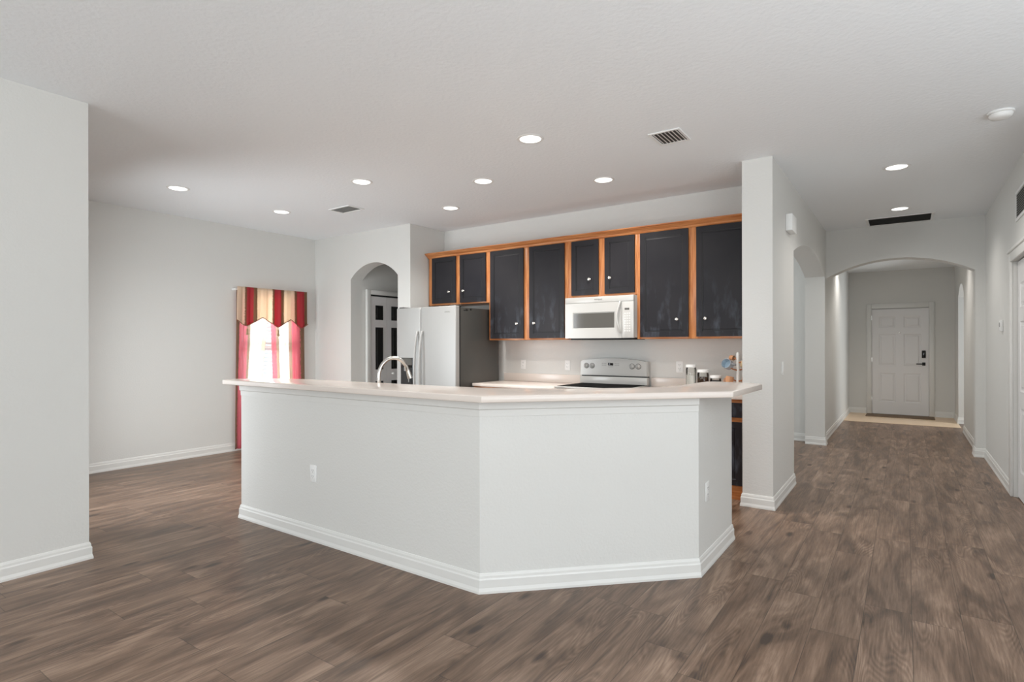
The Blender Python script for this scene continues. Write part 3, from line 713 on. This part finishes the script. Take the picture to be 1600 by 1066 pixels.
bm = bmesh.new()
for i in range(3):
    for j in range(8): bx(bm, -2.316+i*.024, -2.300+i*.024, MY-.0008, MY, 1.47+j*.025, 1.484+j*.025)
obj('keypad', bm, mat('keypad_light_grey', rgb(222, 221, 218), .4), cpn)
text('logo', 'Whirlpool', .022, M['slot'], mw, (-2.605, MY-.001, 1.807), (PI/2, 0, 0))
box('underside_grille', MX0+.05, MX1-.03, MY+.035, 5.66, MZ0-.014, MZ0+.005, M['blackm'], mw, .003)

# ------------------------------------------------------------------ canisters and mug tree
def canister(x, y, r, h, fill, fm, label):
    c = tag(empty('glass_canister', (x, y, CZ)), label, 'jar', 'glass canisters on the back counter')
    lid = .028
    obj('jar_glass', lathe(bmesh.new(), [(r*.94, .0), (r, .008), (r, h-lid-.018), (r*.93, h-lid-.004), (r*.93, h-lid)], 0, 0, 28), M['jar'], c, True)
    obj('contents', lathe(bmesh.new(), [(r*.9, .006), (r*.94, .012), (r*.94, fill-.004), (r*.90, fill)], 0, 0, 24), fm, c, True)
    obj('lid', lathe(bmesh.new(), [(r*.98, h-lid+.001), (r*1.03, h-lid+.004), (r*1.03, h-.004), (r*.97, h)], 0, 0, 28), M['whitep'], c, True)
canister(-1.698, 5.45, .048, .245, .145, M['flour'], 'tallest glass canister half full of white flour, leftmost of three')
canister(-1.585, 5.45, .052, .20, .13, M['coffee'], 'middle glass canister holding brown contents')
canister(-1.468, 5.45, .050, .148, .10, M['tea'], 'shortest glass canister with dark contents, rightmost of three')
mt = tag(empty('mug_tree', (-1.262, 5.42, CZ)), 'white mug stand with wooden pegs at the end of the counter', 'mug stand')
obj('stand_base', lathe(bmesh.new(), [(.075, 0), (.075, .012), (.06, .018), (.012, .022)], 0, 0, 28), M['woodl'], mt, True)
obj('post', lathe(bmesh.new(), [(.013, .018), (.014, .10), (.0125, .30), (.014, .352), (.008, .366)], 0, 0, 16), M['whitep'], mt, True)
pegs = [(-1, .3, .30), (1, -.3, .27), (-.75, -.8, .20), (.8, .6, .20), (-.9, .1, .10), (.9, -.5, .10)]
for a, b, z in pegs:
    obj('peg', tube(bmesh.new(), [(0, 0, z), (a*.045, b*.045, z+.012), (a*.075, b*.075, z+.03)], .006, 10), M['woodr'], mt, True)
def mug(x, y, z, m, mi, tilt, rz, r, h, label):
    g = tag(empty('mug', (x, y, z)), label, 'mug', 'mugs on the mug stand'); g.rotation_euler = (tilt, 0, rz)
    obj('mug_body', lathe(bmesh.new(), [(.001, -h/2), (r*.8, -h/2), (r*.95, -h/2+.008), (r, h/2), (r*.92, h/2), (r*.88, -h/2+.014), (.001, -h/2+.012)], 0, 0, 26, caps=False), m, g, True)
    obj('mug_interior', lathe(bmesh.new(), [(.001, -h/2+.0135), (r*.86, -h/2+.0155), (r*.90, h/2-.004)], 0, 0, 26, caps=False), mi, g, True)
    obj('mug_handle', tube(bmesh.new(), [(r*.95, 0, h*.3), (r*1.4, 0, h*.28), (r*1.62, 0, 0), (r*1.4, 0, -h*.28), (r*.93, 0, -h*.3)], .006, 10), m, g, True)
mug(-1.338, 5.375, 1.155, M['mugb'], M['mugin'], 1.25, -.25, .046, .075, 'blue-grey mug hanging with its open mouth facing the room')
mug(-1.318, 5.44, 1.215, M['mugt'], M['mugc'], 1.7, 1.2, .024, .04, 'small terracotta cup on the top peg above the blue-grey mug')
mug(-1.335, 5.41, 1.005, M['mugt'], M['mugc'], .3, 2.7, .036, .07, 'terracotta cup on the lowest left peg of the mug stand')
mug(-1.205, 5.43, 1.16, M['mugc'], M['mugc'], 1.2, .6, .038, .07, 'cream mug on the right peg beside the wall end')
mug(-1.20, 5.45, 1.02, M['mugt'], M['mugc'], .3, 1.0, .036, .07, 'tan mug on the lowest right peg beside the wall end')

# ------------------------------------------------------------------ recessed lights
def downlight(x, y, z, label, power=4.0, group='recessed ceiling lights', r=.078):
    d = tag(empty('recessed_light', (x, y, z)), label, 'ceiling light', group)
    obj('trim_ring', lathe(bmesh.new(), [(r, -.001), (r+.002, -.005), (r+.02, -.004), (r+.023, -.0005), (r, -.0005)], 0, 0, 32, caps=False), M['whitep'], d, True)
    obj('lens', lathe(bmesh.new(), [(r, -.0008), (r-.004, -.0035)], 0, 0, 32), M['lens'], d, True)
    l = bpy.data.lights.new('bulb', 'SPOT'); l.energy = power; l.color = (1, .96, .91); l.spot_size = 2.5; l.spot_blend = .9; l.shadow_soft_size = .07
    lo = bpy.data.objects.new('bulb', l); COL.objects.link(lo); lo.parent = d; lo.location = (0, 0, -.02)
    return d
DL = [(-2.272, 3.50, 'largest round ceiling light, nearest the camera above the bar'),
      (-4.151, 3.512, 'round ceiling light in the middle, left of the three in a row above the bar'),
      (-3.216, 4.150, 'round ceiling light in front of the tall dark cabinets, middle of the row of three'),
      (-2.285, 4.758, 'round ceiling light in front of the cabinet beside the microwave'),
      (-5.770, 2.635, 'leftmost round ceiling light, above the dining nook'),
      (-5.830, 3.776, 'round ceiling light nearest the curtained window wall corner'),
      (-4.142, 4.753, 'small round ceiling light in front of the refrigerator alcove'),
      (-.063, 5.871, 'nearer round ceiling light in the hall'),
      (-.054, 7.691, 'farther round ceiling light in the hall just before the return grille')]
for x, y, l in DL: downlight(x, y, CH, l, 56 if 'hall' in l else (12 if x < -5 else 86))
downlight(.2, 10.0, 2.735, 'added round fill light inside the entry nearer the hall, unseen behind the wide arch', 44, 'recessed ceiling lights')  # extra unseen lamp added to brighten the front door
downlight(-.60, 10.6, 2.735, 'round ceiling light inside the entry, hidden behind the wide arch', 44, 'recessed ceiling lights')

# ------------------------------------------------------------------ ceiling vents
def ceiling_vent(x0, x1, y0, y1, label, along, nsl, dark=False, fr_=.02):
    v = tag(empty('ceiling_vent', ((x0+x1)/2, (y0+y1)/2, CH)), label, 'air vent', 'ceiling air vents')
    hx, hy = (x1-x0)/2, (y1-y0)/2; bm = bmesh.new()
    for q in ((-hx, hx, -hy, -hy+fr_), (-hx, hx, hy-fr_, hy), (-hx, -hx+fr_, -hy+fr_, hy-fr_), (hx-fr_, hx, -hy+fr_, hy-fr_)): bx(bm, q[0], q[1], q[2], q[3], -.009, -.0005, .002)
    obj('vent_frame', bm, M['whitep'], v)
    box('vent_backing', -hx+fr_, hx-fr_, -hy+fr_, hy-fr_, -.002, -.0005, M['dark'] if dark or along == 'y' else M['greyp'], v)
    bm = bmesh.new(); L_ = hx-fr_ if along == 'y' else hy-fr_
    for i in range(nsl):
        c = -L_+2*L_*(i+.5)/nsl; wd = 2*L_/nsl
        a, b = c-wd*.30, c+wd*.32
        pts = [(a, -.002), (a+.002, -.002), (b, -.010), (b-.002, -.010)] if along == 'y' else [(b, -.002), (b-.002, -.002), (a, -.010), (a+.002, -.010)]
        if along == 'y': prism(bm, pts, 'y', -hy+fr_, hy-fr_)
        else: prism(bm, pts, 'x', -hx+fr_, hx-fr_)
    obj('vent_louvers', bm, M['greyp'] if dark else M['whitep'], v)
    return v
ceiling_vent(-1.530, -1.300, 3.912, 4.190, 'square white ceiling register nearest the hall and the wall end', 'y', 7)
ceiling_vent(-5.30, -4.95, 4.010, 4.23, 'white ceiling register above the pantry arch', 'x', 5)
ceiling_vent(-.405, .276, 8.10, 8.600, 'wide dark-slatted return grille on the hall ceiling at the wide arch', 'x', 12, True, .03)
# return grille on right hall wall
wv = tag(empty('wall_vent', (.769, 6.11, 2.49)), 'white slatted return grille high on the right hall wall', 'air vent')
bm = bmesh.new()
for q in ((-.235, .235, -.125, -.10), (-.235, .235, .10, .125), (-.235, -.21, -.10, .10), (.21, .235, -.10, .10)): bx(bm, -.010, -.0005, q[0], q[1], q[2], q[3], .002)
obj('vent_frame', bm, M['whitep'], wv)
box('vent_backing', -.002, -.0005, -.21, .21, -.1, .1, M['dark'], wv)
bm = bmesh.new()
for i in range(10):
    z = -.1+.2*(i+.5)/10; prism(bm, [(-.002, z+.005), (-.002, z+.008), (-.009, z-.006), (-.009, z-.009)], 'y', -.21, .21)
obj('vent_louvers', bm, M['greyp'], wv)
# smoke detector
sd = tag(empty('smoke_detector', (.512, 4.872, CH)), 'round white smoke detector on the ceiling near the right hall wall', 'smoke detector')
obj('mounting_plate', lathe(bmesh.new(), [(.072, -.0005), (.072, -.012), (.068, -.014)], 0, 0, 36), M['whitep'], sd, True)
obj('detector_cover', lathe(bmesh.new(), [(.060, -.0142), (.064, -.019), (.062, -.032), (.052, -.042), (.03, -.047), (.004, -.048)], 0, 0, 36), M['whitep'], sd, True)

# ------------------------------------------------------------------ outlets, switches, small wall fittings
def plate(loc, rz, label, kind='outlet', gang=1):
    names = {'outlet': 'wall_outlet', 'switch': 'light_switch'}
    p = tag(empty(names[kind], loc, rz), label, 'outlet' if kind == 'outlet' else 'light switch', 'wall outlets' if kind == 'outlet' else None)
    w = .036*gang
    obj('cover_plate', bx(bmesh.new(), -w, w, -.006, -.0005, -.058, .058, .003), M['whitep'], p, True)
    if kind == 'outlet':
        for z in (-.02, .02):
            s = obj('socket', lathe(bmesh.new(), [(.0165, -.0065), (.016, -.008)], 0, 0, 20, 'y', z), M['whitep'], p, True)
            bm = bmesh.new(); bx(bm, -.008, -.005, -.0086, -.008, z-.002, z+.008); bx(bm, .005, .008, -.0086, -.008, z-.002, z+.008); bx(bm, -.002, .002, -.0086, -.008, z-.011, z-.007)
            obj('slots', bm, M['slot'], s)
    else:
        obj('rocker', bx(bmesh.new(), -.016, .016, -.010, -.006, -.033, .033, .002), M['whitep'], p, True)
    return p
plate((-3.329, 2.396, .46), 0, 'white outlet low on the long face of the half wall')
plate((-.982, 3.446, .458), PI/2, 'white outlet low on the right end face of the half wall')
plate((-3.811, 5.708, 1.104), 0, 'white outlet above the back counter beside the refrigerator')
plate((-3.199, 5.708, 1.102), 0, 'white outlet just left of the range backguard')
plate((-1.895, 5.708, 1.11), 0, 'white outlet between the range and the glass canisters')
plate((-.881, 5.36, 1.13), PI/2, 'white light switch on the hall face of the wall end beside the arch', 'switch')
# sensor / door chime on left hall wall
ch = tag(empty('door_chime', (-.881, 5.66, 2.43)), 'white box door chime high on the hall side of the wall end', 'door chime')
obj('chime_cover', bx(bmesh.new(), .0005, .055, -.12, .12, -.075, .075, .006), M['whitep'], ch, True)
th = tag(empty('thermostat', (.769, 7.22, 1.515)), 'small white thermostat on the right hall wall', 'thermostat')
obj('thermostat_body', bx(bmesh.new(), -.022, -.0005, -.045, .045, -.055, .055, .005), M['whitep'], th, True)
box('thermostat_dial', -.0245, -.022, -.02, .02, -.012, .03, M['greyp'], th)
# door mat
tag(box('door_mat', -.62, .42, 12.36, 12.80, .0045, .016, M['mat'], None, .003), 'brown doormat on the cream tile in front of the front door', 'door mat')
bpy.context.view_layer.update()
